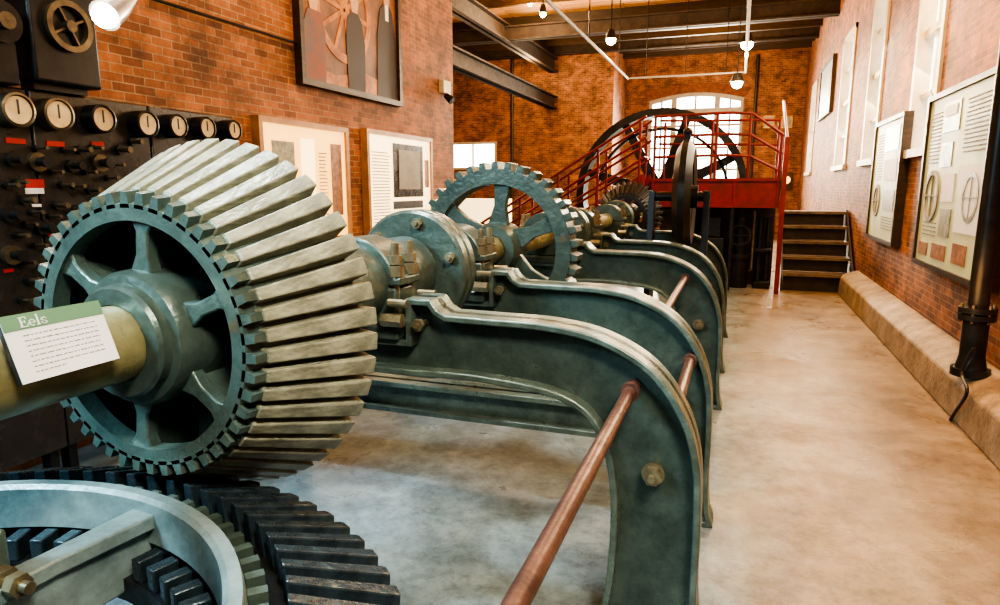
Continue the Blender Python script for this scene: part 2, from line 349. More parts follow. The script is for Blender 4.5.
def gear_B():
    BY=.44; c=(SX,BY,0)
    R=thing('bevel_gear',(SX,BY,0),'large horizontal gear with dark blue-black iron teeth lying under the upright wooden-cogged gear','gear')
    MB().lathe([(.735,.80),(.740,.905),(.752,.915),(.778,.915),(.784,.89),(.79,.80)],'Z',c,128).build('inner_ring',palering,R)
    MB().lathe([(.785,.80),(.84,.830),(1.09,.72),(1.09,.65),(.785,.69)],'Z',c,128).build('rim',dark_iron,R)
    n=80
    MB().lathe([(.07,.60),(.22,.60),(.22,.90),(.17,.93),(.07,.93)],'Z',c,48).build('hub',green,R)
    MB().cyl((SX,BY,0),(SX,BY,1.0),.09,seg=32).build('vertical_shaft',shaftM,R)
    for k in range(6):
        M=Matrix.Translation(Vector(c))@Matrix.Rotation(math.radians(-6+60*k),4,'Z')
        mm=MB().prism([(-.05,.2),(-.030,.5),(-.042,.745),(.042,.745),(.030,.5),(.05,.2)],.84,.88,'Z'); mm.box(-.014,.014,.2,.745,.70,.84)
        MB().add([M@Vector(v) for v in mm.v],mm.f).build('spoke',palering,R,bevel=.006)
    t=MB().box(SX-.017,SX+.017,BY+.665,BY+.73,.74,.80); o=t.build('cog_tail',teethdark,R,bevel=.004)
    for k in range(1,64):
        q=o.copy(); C.objects.link(q); q.parent=R; q.rotation_euler=(0,0,2*PI*k/64)
    MB().lathe([(.66,.68),(.80,.68),(.80,.74),(.66,.74)],'Z',c,96).build('lower_ring',dark_iron,R)
    st=MB()
    for k in range(n):
        M=Matrix.Translation(Vector(c))@Matrix.Rotation(2*PI*(k+.5)/n,4,'Z')
        st.add([M@Vector(v) for v in [(-.016,.786,.81),(.016,.786,.81),(.013,.786,.890),(-.013,.786,.890),(-.016,.825,.81),(.016,.825,.81),(.013,.825,.890),(-.013,.825,.890)]],TF)
    st.build('inner_tooth_row',green,R)
    vs=[(-.020,.868,.79),(.020,.868,.79),(.0155,.860,.905),(-.0155,.860,.905),(-.0275,1.085,.67),(.0275,1.085,.67),(.0205,1.098,.815),(-.0205,1.098,.815)]
    o=MB().add([Vector(v)+Vector(c) for v in vs],TF).build('tooth',teethdark,R,bevel=.005,smooth=False)
    for k in range(n):
        q=o if k==0 else o.copy()
        if k: C.objects.link(q); q.parent=R
        q.rotation_euler=(0,0,2*PI*(k+.5)/n)
    MB().box(-1.52,-1.425,.80,.87,.70,.985).build('joint_flange',green_light,R,bevel=.008)
    MB().cyl((-1.43,.84,.885),(-1.33,.84,.885),.013,seg=16).cyl((-1.425,.84,.885),(-1.395,.84,.885),.03,seg=6).cyl((-1.38,.84,.885),(-1.355,.84,.885),.026,seg=6).build('joint_bolt',boltM,R)
gear_B()
def bevelset(name,Y0,rf,rb,L,n,label,matt,matr,rw=.09,sw=.05,tb=.05):
    c=(SX,Y0,SZ); R=thing(name,c,label,'gear')
    MB().lathe([(rf-rw,-.01),(rf-tb+.01,-.01),(rb-tb+.01,L),(rb-rw,L)],'Y',c,72).build('rim',matr,R)
    MB().lathe([(.09,-.06),(.15,-.06),(.17,0),(.17,L),(.09,L)],'Y',c,48).build('hub',matr,R)
    for k in range(6):
        M=Matrix.Translation(Vector(c))@Matrix.Rotation(2*PI*k/6+.1,4,'Y')
        mm=MB().prism([(-sw*1.3,.14),(-sw*.7,rf*.5),(-sw,rf-rw+.02),(sw,rf-rw+.02),(sw*.7,rf*.5),(sw*1.3,.14)],.02,min(.07,L),'Y')
        MB().add([M@Vector(v) for v in mm.v],mm.f).build('spoke',matr,R,bevel=.005)
    pf=PI*rf/n*.56; pb=PI*rb/n*.56
    vs=[(-pf,0,rf-tb),(pf,0,rf-tb),(pf*.7,0,rf),(-pf*.7,0,rf),(-pb,L,rb-tb),(pb,L,rb-tb),(pb*.7,L,rb),(-pb*.7,L,rb)]
    o=MB().add([Vector(v)+Vector(c) for v in vs],TF).build('tooth',matt,R,bevel=.003,smooth=False)
    for k in range(1,n):
        q=o.copy(); C.objects.link(q); q.parent=R; q.rotation_euler=(0,2*PI*k/n,0)
bevelset('spur_gear',4.0,.55,.55,.16,38,'green six-spoked upright gear with blunt square teeth, second along the shaft',green,green,rw=.14,sw=.055,tb=.055)
bevelset('bevel_gear',9.3,.32,.48,.25,34,'small dark toothed cone-shaped gear on the shaft in front of the red stairs',dark_iron,dark_iron)
sh=thing('line_shaft',(SX,-.6,SZ),'long olive iron line shaft carrying the gears down the hall','shaft')
MB().cyl((SX,-.6,SZ),(SX,1.5,SZ),.098,seg=48).build('front_section',shaftM,sh)
MB().lathe([(.0,.08),(.16,.08),(.165,.1),(.165,1.27),(.0,1.27)],'Y',(SX,1.5,SZ),48).build('drum_section',green,sh)
MB().cyl((SX,2.7,SZ),(SX,12.4,SZ),.085,seg=32).build('rear_section',shaftM,sh)
def coupling(Y,label,r=.25):
    R=thing('flange_coupling',(SX,Y,SZ),label,'coupling','flange couplings on the line shaft')
    c=(SX,Y,SZ)
    MB().lathe([(.086,0),(r-.015,0),(r,.015),(r,.06),(r-.01,.07),(r-.01,.08),(r,.09),(r,.14),(r-.015,.155),(.16,.155),(.15,.30),(.086,.30)],'Y',c,64).build('flange_pair',green,R)
    for k in range(6):
        a=2*PI*k/6+.3; x=SX+math.cos(a)*(r*.8); z=SZ+math.sin(a)*(r*.8)
        MB().cyl((x,Y-.045,z),(x,Y+.2,z),.012,seg=12).cyl((x,Y-.028,z),(x,Y,z),.026,seg=6).build('flange_bolt',boltM,R)
    return R
c0=coupling(2.82,'round green bolted flange coupling just behind the front bearing',.285)
for Y,l in ((5.75,'bolted flange coupling between the spoked gear and the far bearings'),(8.4,'farthest flange coupling, before the small dark gear')):
    q=copy_tree(c0); q.location.y=Y; q['label']=l; q.scale=(.8,1,.8)
oR=[(-1.235,1.09),(-1.235,1.262),(-1.125,1.262),(-1.095,1.222),(-1.06,1.203)]+catmull([(-.85,1.200),(-.643,1.195),(-.440,1.158),(-.255,1.058),(-.135,.90),(-.078,.72),(-.064,.5),(-.064,.2),(-.05,.06)],5)+[(-.03,0)]
iR=[(-.44,0)]+catmull([(-.42,.06),(-.395,.25),(-.392,.56),(-.445,.785),(-.585,.905),(-.91,.945),(-1.235,.943)],5)
half=oR+iR
mir=[(2*SX-x,z) for x,z in reversed(half)]
outline=half+mir
def frame(Y,label):
    R=thing('bearing_frame',(SX,Y,0),label,'frame','arched green bearing frames')
    ins=inset(outline,.026)
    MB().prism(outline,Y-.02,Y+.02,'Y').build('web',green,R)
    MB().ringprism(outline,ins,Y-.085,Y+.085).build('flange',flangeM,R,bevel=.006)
    for x,z in ((-.24,.66),):
        MB().cyl((x,Y-.12,z),(x,Y+.10,z),.014,seg=12).cyl((x,Y-.065,z),(x,Y-.02,z),.042,.034,seg=24).cyl((x,Y-.10,z),(x,Y-.065,z),.034,seg=6).build('web_bolt',boltM,R)
    MB().cyl((-1.17,Y-.12,1.16),(-1.17,Y+.02,1.16),.012,seg=10).cyl((-1.17,Y-.11,1.16),(-1.17,Y-.085,1.16),.026,seg=6).build('horn_bolt',boltM,R)
    return R
FYs=[2.40,3.35,5.25,6.35,7.9]
fr0=frame(FYs[0],'nearest arched green iron bearing frame, its long leg cut by the bottom edge')
for Y,l in zip(FYs[1:],['second arched green bearing frame, directly behind the nearest one','third arched bearing frame, just behind the spoked green gear','fourth arched bearing frame down the shaft','farthest arched bearing frame, beside the black edge-on pulley']):
    q=copy_tree(fr0); q.location.y=Y; q['label']=l
def bearing(Y,label):
    R=thing('shaft_bearing',(SX,Y,1.09),label,'bearing','bolted shaft bearings on the frames')
    MB().box(SX-.20,SX+.215,Y-.11,Y+.11,1.092,1.15).box(SX-.2,SX+.2,Y-.09,Y+.09,1.15,1.30).build('base',green,R,bevel=.01)
    arc=[(SX+.2*math.cos(PI*i/16),1.30+.2*math.sin(PI*i/16)) for i in range(17)]
    MB().prism([(SX+.22,1.31),(SX+.22,1.345)]+arc[1:-1]+[(SX-.22,1.345),(SX-.22,1.31)],Y-.09,Y+.09).build('cap',green,R,bevel=.008)
    for sx in (-1,1):
        for dy in (-.06,.06):
            x=SX+sx*.185
            MB().cyl((x,Y+dy,1.12),(x,Y+dy,1.48),.016,seg=12).cyl((x,Y+dy,1.345),(x,Y+dy,1.39),.035,seg=6).cyl((x,Y+dy,1.395),(x,Y+dy,1.43),.03,seg=6).build('cap_bolt',boltM,R)
    for dy in (-.13,.13):
        MB().cyl((SX+.19,Y+dy,1.25),(SX+.27,Y+dy,1.25),.016,seg=10).cyl((SX+.16,Y+dy,1.18),(SX+.25,Y+dy,1.18),.028,seg=6).build('side_screw',boltM,R)
    return R
b0=bearing(FYs[0],'front shaft bearing with bronze nuts beside the wooden-cogged gear')
for Y,l in zip(FYs[1:],['shaft bearing with bronze nuts between round coupling and spoked gear','shaft bearing behind the spoked green gear','shaft bearing, fourth down the shaft','shaft bearing on the farthest arched frame']):
    q=copy_tree(b0); q.location.y=Y; q['label']=l
tag(MB().box(-2.54,-.40,3.28,3.31,.42,.60).box(-2.54,-.40,3.22,3.37,.57,.60).box(-2.54,-.40,3.22,3.37,.42,.45).build('tie_beam',flangeM,bevel=.004),'green iron tie beam low between the legs of the second frame','beam')
def rod(x,z,y0,y1,label):
    R=thing('tie_rod',(x,y1,z),label,'rod','reddish tie rods between the frames')
    MB().cyl((x,y0,z),(x,y1,z),.0235,seg=20).build('bar',rust,R)
    MB().cyl((x,y1-.12,z),(x,y1-.086,z),.034,seg=20).build('collar',rust,R)
rod(-.325,.985,-.4,2.38,'long reddish-brown steel rod running toward the camera from the nearest frame')
rod(-.18,.87,2.42,3.33,'short reddish rod between the nearest and second arched frames')
rod(-.35,1.02,3.37,5.23,'reddish rod between the second and third arched frames')
R=thing('belt_pulley',(-.54,7.3,0),'tall black pulley wheel seen edge-on behind the arched frames','pulley')
pz=1.60; pxx=-.54
MB().lathe([(.40,-.06),(.50,-.09),(.59,-.03),(.59,.03),(.50,.09),(.40,.06)],'X',(pxx,7.3,pz),64).build('rim',blackmetal,R)
MB().lathe([(.04,-.03),(.42,-.05),(.42,.05),(.04,.03)],'X',(pxx,7.3,pz),48).build('dark_plate',blackmetal,R)
MB().lathe([(.05,-.13),(.12,-.13),(.12,.13),(.05,.13)],'X',(pxx,7.3,pz),32).build('hub',blackmetal,R)
MB().cyl((pxx-.34,7.3,pz),(pxx+.25,7.3,pz),.05,seg=20).build('axle',blackmetal,R)
for x in (pxx-.34,pxx+.22):
    MB().prism([(7.05,0),(7.55,0),(7.36,pz+.06),(7.24,pz+.06)],x-.03,x+.03,'X').build('stand',blackmetal,R)
MB().box(pxx-.03,pxx+.03,7.26,7.34,pz+.56,pz+.66).sphere((pxx,7.3,pz+.66),.05).build('knob',blackmetal,R)
WY=12.7; R=thing('flywheel',(SX+.1,WY,0),'giant dark flywheel with spokes behind the red stair railings','flywheel')
fc=(SX+.08,WY,1.56)
MB().lathe([(1.41,-.2),(1.54,-.2),(1.54,.2),(1.41,.2)],'Y',fc,96).lathe([(1.16,-.05),(1.21,-.05),(1.21,.05),(1.16,.05)],'Y',fc,96).build('rim',dark_iron,R)
MB().lathe([(.05,-.2),(.24,-.2),(.24,.2),(.05,.2)],'Y',fc,40).build('hub',dark_iron,R)
for k in range(8):
    M=Matrix.Translation(Vector(fc))@Matrix.Rotation(PI/4*k+.3,4,'Y'); mm=MB().prism([(-.11,.2),(-.065,1.44),(.065,1.44),(.11,.2)],-.05,.05)
    MB().add([M@Vector(v) for v in mm.v],mm.f).build('spoke',dark_iron,R)
# ---------------------------------------------------------------- red platform
R=thing('red_platform',(-.4,11.5,0),'red steel platform with deep front plate and railing in front of the flywheel','platform')
MB().box(-1.4,.6,11.5,11.54,1.42,1.80).build('front_plate',redp,R)
MB().box(-1.42,.6,11.46,12.3,1.79,1.84).build('deck',redp,R)
MB().box(-1.42,.6,11.46,11.56,1.37,1.42).build('bottom_flange',redp,R)
for x in (-1.4,-.75,-.1,.55): MB().box(x,x+.04,11.47,11.5,1.42,1.79).build('stiffener',redp,R)
for x in (-1.4,-.12): MB().box(x,x+.05,11.5,11.55,0,1.42).build('support_post',redp if x<-1 else blackmetal,R)
MB().box(.56,.60,11.5,12.3,1.5,1.83).build('side_plate',redp,R)
for x in (-1.38,-.9,-.4,.1,.57): MB().cyl((x,11.52,1.8),(x,11.52,2.85 if x<.3 else 2.5),.024,seg=10).build('rail_post',redp,R)
for dz in (0,.33,.66): MB().tube([(-1.4,11.52,2.85-dz),(-.25,11.52,2.87-dz),(.12,11.52,2.85-dz),(.6,11.52,2.50-dz*.85)],.024).build('rail',redp,R)
for dz in (0,.4): MB().tube([(-1.4,12.28,2.85-dz),(.58,12.28,2.80-dz)],.022).build('rear_rail',redp,R)
for x in (-1.3,-.5,.56): MB().cyl((x,12.28,1.82),(x,12.28,2.82),.022,seg=10).build('rear_post',redp,R)
R=thing('red_staircase',(-3.0,11.5,0),'red steel stair with sloping handrails rising left to right to the platform','stairs')
def sx(t): return -4.4+3.0*t
for yy in (11.0,11.75):
    MB().prism([(-4.4,0),(-4.15,0),(-1.45,1.72),(-1.45,1.9),(-1.52,1.9),(-4.4,.12)],yy,yy+.03).build('stringer',redp,R)
    for dz in (.95,.62,.32):
        MB().tube([(-4.4,yy,.05+dz),(-1.46,yy,1.86+dz)],.022).build('handrail',redp,R)
    for i in range(5):
        t=.05+i*.225; MB().cyl((sx(t),yy,1.83*t),(sx(t),yy,1.83*t+.98),.022,seg=10).build('rail_post',redp,R)
for i in range(9):
    t=(i+.6)/9.8; MB().box(sx(t)-.14,sx(t)+.14,11.03,11.75,1.8*t,1.8*t+.03).build('tread',blackmetal,R)
R=thing('wooden_steps',(1.15,11.8,0),'dark wooden steps beside the right brick wall, left of its concrete ledge','stairs')
for i in range(5):
    h=.245
    MB().box(.74,1.78,11.8+.3*i,12.16+.3*i,h*(i+1)+.005,h*(i+1)+.05).build('tread',treadM,R)
    MB().box(.76,1.76,11.90+.3*i,11.92+.3*i,h*i+.05 if i else 0,h*(i+1)).build('riser',stepM,R)
for x in (.72,1.78): MB().prism([(11.78,0),(13.5,0),(13.5,1.3),(13.1,1.3),(11.78,.25)],x,x+.03,'X').build('stringer',stepM,R)
R=thing('red_guard_post',(.64,11.4,0),'tall red post with sloping handrail at the foot of the wooden steps','railing')
MB().box(.61,.68,11.36,11.43,0,2.45).build('post',redp,R)
MB().tube([(.645,11.4,2.45),(.645,13.2,3.2)],.022).build('handrail',redp,R)
tag(MB().box(-1.3,-.75,12.0,12.2,.0,1.3).build('cupboard',darkwood,bevel=.02),'dark wooden cupboard under the left part of the red platform','cupboard')
R=thing('steam_pump',(.1,11.9,0),'dark upright machine with small handwheel under the red platform','machine')
MB().cyl((.05,12,0),(.05,12,.5),.16,seg=24).cyl((.05,12,.5),(.05,12,.58),.2,seg=24).build('base_cylinder',blackmetal,R)
MB().cyl((.05,12,.58),(.05,12,1.2),.09,seg=20).build('column',dark_iron,R)
MB().lathe([(.15,-.015),(.18,-.015),(.18,.015),(.15,.015)],'Y',(.05,11.85,.9),28).box(.04,.06,11.84,11.86,.74,1.06).box(-.11,.21,11.84,11.86,.89,.91).build('handwheel',dark_iron,R)
MB().tube([(.22,12.0,.3),(.26,12.0,.3),(.26,12.0,1.3)],.02).build('feed_pipe',boltM,R)
R=thing('valve_chest',(-.4,12,0),'dark boxy iron machine with round cover beside the handwheel machine','machine')
MB().box(-.66,-.2,11.85,12.25,0,.85).box(-.6,-.26,11.9,12.2,.85,1.2).build('body',dark_iron,R,bevel=.02)
MB().cyl((-.43,11.8,.5),(-.43,11.85,.5),.17,seg=28).build('cover',blackmetal,R)
for k in range(6): MB().cyl((-.43+.13*math.cos(k*PI/3),11.78,.5+.13*math.sin(k*PI/3)),(-.43+.13*math.cos(k*PI/3),11.8,.5+.13*math.sin(k*PI/3)),.018,seg=6).build('bolt',boltM,R)
R=thing('pump_stand',(.42,12.1,0),'dark iron stand with two upright cylinders under the right end of the red platform','machine')
MB().box(.30,.56,11.9,12.2,0,.12).build('plinth',blackmetal,R,bevel=.01)
MB().box(.30,.56,11.9,12.2,.62,.68).build('collar_plate',blackmetal,R,bevel=.01)
for x in (.37,.50): MB().cyl((x,12.05,.12),(x,12.05,1.15),.045,seg=18).cyl((x,12.05,1.15),(x,12.05,1.2),.06,seg=18).build('cylinder',dark_iron,R)
tag(MB().box(-1.3,.6,12.38,12.42,0,1.78).build('partition_panel',darkwood),'dark wooden partition closing off the space under the red platform','partition')
p=at(786,180,Y=FY-.1)
R=thing('wall_lamp',(p.x,FY-.1,p.z),'amber lit lamp near the far brick corner above the wooden steps','lamp')
MB().box(p.x-.2,p.x+.2,FY-.08,FY,p.z-.3,p.z+.25).build('back_plate',darkwood,R); MB().sphere((p.x,FY-.2,p.z),.13).build('globe',yellowglow,R)
for px,l in ((769,'small gilt picture frame on the far wall, left of two'),(787,'small gilt picture frame on the far wall, right of two')):
    p=at(px,122,Y=FY); R=thing('picture_frame',(p.x,FY-.05,p.z),l,'picture','small gilt frames on the far wall')
    MB().ringprism([(p.x-.17,p.z-.2),(p.x+.17,p.z-.2),(p.x+.17,p.z+.2),(p.x-.17,p.z+.2)],[(p.x-.12,p.z-.15),(p.x+.12,p.z-.15),(p.x+.12,p.z+.15),(p.x-.12,p.z+.15)],FY-.06,FY).build('frame',brass,R)
    MB().box(p.x-.13,p.x+.13,FY-.03,FY-.005,p.z-.16,p.z+.16).build('picture',photoM,R)
R=thing('added_case',(-5.4,13.5,0),'low made-up display case, lit to give the bright patch seen through the spoked gear','display case')  # added case, glowing to supply a bright patch behind the gear
MB().box(-6.2,-4.6,13.2,13.8,0,.9).build('base',darkwood,R); MB().box(-6.15,-4.65,13.25,13.75,.9,1.45).build('bright_patch_case',creamw,R)
# ---------------------------------------------------------------- switchboard
PX=-3.5
ys=[1.0,1.75,2.52,3.27,4.02]
panels=[]
names=['slate switchboard panel at the left edge of the room','black switchboard panel with red label plates under its two round meters','black switchboard panel behind the top of the big gear','rightmost black switchboard panel, next to the glowing exhibit']
for i in range(4):
    a,b=ys[i],ys[i+1]
    R=thing('switchboard_panel',(PX,(a+b)/2,0),names[i],'switchboard','black switchboard panels'); panels.append((a,b,R))
    MB().box(PX-.05,PX,a+.005,b-.005,.25,2.2).build('slate_slab',black,R,bevel=.01)
    MB().box(PX-.12,PX-.05,a+.03,a+.08,0,2.1).box(PX-.12,PX-.05,b-.08,b-.03,0,2.1).build('support_frame',blackmetal,R)
def pan(y):
    for a,b,R in panels:
        if a<=y<b: return R
    return panels[-1][2]
for px,py,r in ((18,110,.085),(54,114,.085),(103,119,.08),(148,124,.08),(178,126,.075),(207,128,.075),(234,130,.07)):
    p=at(px,py,X=PX+.08); y=min(p.y,3.93); R=pan(y)
    a,b,_=[q for q in panels if q[2] is R][0]; y=min(max(y,a+r+.01),b-r-.01)
    m=MB().lathe([(0,-.08),(r,-.08),(r,.01),(r*.86,.015),(r*.84,0),(0,0)],'X',(PX+.08,y,p.z),32).build('meter',gunmetal if px<60 else blackmetal,R)
    MB().lathe([(0,.001),(r*.80,.001),(r*.80,.004),(0,.004)],'X',(PX+.08,y,p.z),32).build('dial',dial,m)
    MB().box(PX+.085,PX+.088,y-.005,y+.003,p.z-.02,p.z+r*.6).build('needle',ink,m)
def knobs(px,py,r):
    p=at(px,py,X=PX); 
    if p.y>3.95 or p.y<1.02: return
    R=pan(p.y); k=MB().cyl((PX,p.y,p.z),(PX+.03,p.y,p.z),r,seg=24).build('switch_rosette',blackmetal if r<.045 else gunmetal,R)
    MB().cyl((PX+.03,p.y,p.z),(PX+.08,p.y,p.z),r*.45,seg=20).cyl((PX+.08,p.y,p.z),(PX+.1,p.y,p.z),r*.6,seg=20).build('knob',gunmetal if r<.035 else blackmetal,k)
for a in ((10,160,.035),(35,162,.05),(70,166,.035),(98,163,.05),(22,200,.025),(55,205,.025),(78,150,.025),(8,215,.04),(40,228,.035),(118,150,.03),(88,190,.025),(60,185,.02),(10,255,.05),(28,280,.03),(130,142,.025),(48,250,.02),(75,210,.03),(15,235,.02),(30,212,.018),(5,185,.02),(72,186,.018),(106,178,.018),(20,300,.02),(62,228,.02),(50,172,.016),(84,172,.018),(112,165,.016),(90,148,.018),(62,150,.016),(34,148,.016),(14,182,.018),(48,216,.016),(24,224,.016),(34,245,.018),(22,262,.018),(40,268,.018)): knobs(*a)
for px,py,w_,h_,mm in ((15,140,.10,.018,redtag),(55,143,.10,.018,redtag),(34,182,.10,.03,redtag),(34,190,.10,.02,paper),(97,143,.08,.016,redtag),(52,235,.05,.012,redtag),(36,205,.05,.01,paper),(8,270,.05,.012,redtag)):
    p=at(px,py,X=PX); MB().box(PX,PX+.006,p.y-w_/2,p.y+w_/2,p.z-h_,p.z+h_/2).build('label_plate',mm,pan(p.y))
p=at(65,42,X=-3.4); R=thing('relay_case',(p.x,p.y,2.2),'square black relay case with round dial standing above the switchboard','relay')
MB().box(-3.58,-3.4,p.y-.18,p.y+.2,2.235,p.z+.42).build('case',blackmetal,R,bevel=.015)
MB().lathe([(.095,-.02),(.125,-.02),(.13,.03),(.1,.03)],'X',(-3.4,p.y+.02,p.z+.08),36).build('dial_ring',gunmetal,R)
MB().lathe([(0,0),(.03,0),(.03,.04),(0,.04)],'X',(-3.4,p.y+.02,p.z+.08),20).build('dial_hub',gunmetal,R)
for k in range(2):
    M=Matrix.Translation(Vector((-3.39,p.y+.02,p.z+.08)))@Matrix.Rotation(PI/2*k+.5,4,'X'); mm=MB().box(-.005,.012,-.006,.006,-.1,.1); MB().add([M@Vector(v) for v in mm.v],mm.f).build('dial_spoke',gunmetal,R)
MB().box(-3.56,-3.46,p.y-.15,p.y+.15,2.2,2.235).build('foot',blackmetal,R)
p=at(10,50,X=-3.4); R=thing('governor_relay',(p.x,p.y,2.2),'smaller black relay with drum on top, left of the square relay case','relay')
MB().box(-3.56,-3.42,p.y-.12,p.y+.05,2.2,p.z+.05).build('case',blackmetal,R,bevel=.01)
MB().cyl((-3.56,p.y-.02,p.z+.13),(-3.4,p.y-.02,p.z+.13),.10,seg=28).build('drum',blackmetal,R); MB().cyl((-3.4,p.y-.02,p.z+.13),(-3.36,p.y-.02,p.z+.13),.04,seg=20).build('boss',gunmetal,R)
p=at(107,14,X=-2.7); R=thing('spotlight',p,'glaring white spotlight on an arm above the switchboard, top left','spotlight')
d=Vector((-.15,.75,.55)).normalized()
MB().cyl(p-d*.02,p+d*.08,.068,.06,seg=28).cyl(p+d*.08,p+d*.2,.06,.035,seg=28).build('housing',mat('brushed_housing',(.45,.44,.42),(.35,.34,.32),rough=.35,metal=.7),R); MB().sphere(p-d*.02,.052).build('bulb',mat('white_bulb',(1,1,1),rough=.3,emit=(1,.93,.8),es=60),R)
MB().tube([p+d*.18,p+Vector((-.5,.65,.35)),(LX,p.y+1.0,p.z+.55)],.015).build('arm',white,R)
tag(MB().tube([at(150,-2,X=-3.97),at(300,44,X=-3.97)],.012).build('conduit',blackmetal),'thin dark conduit sloping across the left brick wall','conduit')
# painting
py0,py1,pz0,pz1=5.52,7.38,2.72,4.45; X=LX
R=thing('painting',(X,(py0+py1)/2,pz0),'large dark-framed painting of figures and a wheel on left brick wall','painting')
MB().box(X,X+.04,py0,py1,pz0,pz1).build('canvas',canvas,R)
fm=MB(); 
for (a,b,c,d_) in ((py0-.06,py1+.06,pz0-.06,pz0),(py0-.06,py1+.06,pz1,pz1+.06),(py0-.06,py0,pz0,pz1),(py1,py1+.06,pz0,pz1)): fm.box(X,X+.08,a,b,c,d_)
fm.build('frame',darkwood,R)
def ppoly(name,pts,m,dx): MB().prism([(py0+(py1-py0)*u,pz0+(pz1-pz0)*v) for u,v in pts],X+.04,X+.04+dx,'X').build(name,m,R)
MB().lathe([(.44,.04),(.53,.04),(.53,.046),(.44,.046)],'X',(X,py0+.75,pz0+.78),40).lathe([(.02,.04),(.09,.04),(.09,.046),(.02,.046)],'X',(X,py0+.75,pz0+.78),24).build('painted_wheel',porange,R)
for k in range(5):
    M=Matrix.Translation(Vector((X+.04,py0+.75,pz0+.78)))@Matrix.Rotation(PI/5*k+.2,4,'X'); mm=MB().box(0,.005,-.025,.025,-.45,.45); MB().add([M@Vector(v) for v in mm.v],mm.f).build('painted_spoke',porange,R)
ppoly('painted_figure',[(.74,0),(.99,0),(.985,.40),(.95,.56),(.91,.6),(.85,.6),(.80,.56),(.76,.40)],pdark,.008)
ppoly('painted_collar',[(.86,.5),(.90,.5),(.90,.61),(.86,.61)],paper,.009)
ppoly('painted_head',[(.85,.6),(.91,.6),(.925,.68),(.91,.75),(.85,.75),(.835,.68)],pskin,.01)
ppoly('painted_figure',[(.42,.0),(.60,.0),(.61,.30),(.58,.42),(.54,.46),(.47,.46),(.43,.42),(.41,.3)],pdark,.009)
ppoly('painted_head',[(.48,.46),(.535,.46),(.55,.52),(.535,.59),(.48,.59),(.465,.52)],pskin,.01)
ppoly('painted_figure',[(.02,0),(.2,0),(.21,.28),(.17,.38),(.06,.38),(.01,.28)],pblue,.009)
ppoly('painted_head',[(.08,.38),(.14,.38),(.155,.45),(.14,.51),(.08,.51),(.065,.45)],pskin,.01)
ppoly('painted_gear',[(.62,.70),(.70,.78),(.80,.78),(.88,.84),(.97,.82),(.97,.97),(.64,.97)],porange,.005)
ppoly('painted_floor',[(.0,.0),(1,0),(1,.08),(.6,.12),(.3,.06),(0,.1)],porange,.003)
def board(name,label,side,y0,y1,z0,z1,X,mb,mf,items,depth=.06,fr=.05):
    sgn=1 if side=='L' else -1
    R=thing(name,(X,(y0+y1)/2,z0),label,'display board')
    a,b=sorted((X,X+sgn*depth)); MB().box(a,b,y0,y1,z0,z1).build('panel',mb,R)
    fm=MB(); a2,b2=sorted((X,X+sgn*(depth+.025)))
    for (p,q,r,s) in ((y0-fr,y1+fr,z0-fr,z0),(y0-fr,y1+fr,z1,z1+fr),(y0-fr,y0,z0,z1),(y1,y1+fr,z0,z1)): fm.box(a2,b2,p,q,r,s)
    fm.build('frame',mf,R)
    for (nm,u0,u1,v0,v1,mm) in items:
        if side=='L': p,q=y0+(y1-y0)*u0,y0+(y1-y0)*u1
        else: p,q=y1-(y1-y0)*u1,y1-(y1-y0)*u0
        zz0,zz1=z1-(z1-z0)*v1,z1-(z1-z0)*v0
        dd=.014 if nm in('small_print','wheel_diagram') else .008
        xa,xb=sorted((X+sgn*depth,X+sgn*(depth+dd)))
        if nm=='wheel_diagram':
            r=(q-p)/2; MB().lathe([(r*.82,0),(r,0),(r,dd),(r*.82,dd)],'X',(xa,(p+q)/2,(zz0+zz1)/2),32).box(xa,xb,(p+q)/2-.005,(p+q)/2+.005,(zz0+zz1)/2-r,(zz0+zz1)/2+r).box(xa,xb,p,q,(zz0+zz1)/2-.005,(zz0+zz1)/2+.005).build(nm,mm,R)
        elif nm=='text_block':
            m=MB(); n=max(2,int((zz1-zz0)/.035))
            for i in range(n):
                z=zz1-(zz1-zz0)*(i+.5)/n; yy=p
                while yy<q-.03:
                    wd=random.uniform(.02,.06); m.box(xa,xb,yy,min(q,yy+wd),z-.005,z+.005); yy+=wd+.014
            m.build(nm,mm,R)
        else: MB().box(xa,xb,p,q,zz0,zz1).build(nm,mm,R)
    return R
goldframe=mat('golden_oak_frame',(.50,.25,.08),(.32,.15,.05),rough=.4)
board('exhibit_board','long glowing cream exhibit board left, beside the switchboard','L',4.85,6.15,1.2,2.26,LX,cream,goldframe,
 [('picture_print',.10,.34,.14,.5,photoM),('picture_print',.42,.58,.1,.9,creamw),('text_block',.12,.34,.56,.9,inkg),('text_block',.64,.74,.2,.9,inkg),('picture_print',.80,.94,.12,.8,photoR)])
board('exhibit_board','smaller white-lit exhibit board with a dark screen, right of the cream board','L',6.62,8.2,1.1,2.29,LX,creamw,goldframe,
 [('screen',.36,.86,.06,.60,black),('small_print',.44,.80,.12,.52,inkg),('text_block',.05,.3,.15,.85,inkg),('label_strip',.35,.85,.64,.72,ink),('picture_print',.90,.97,.2,.5,photoR)])
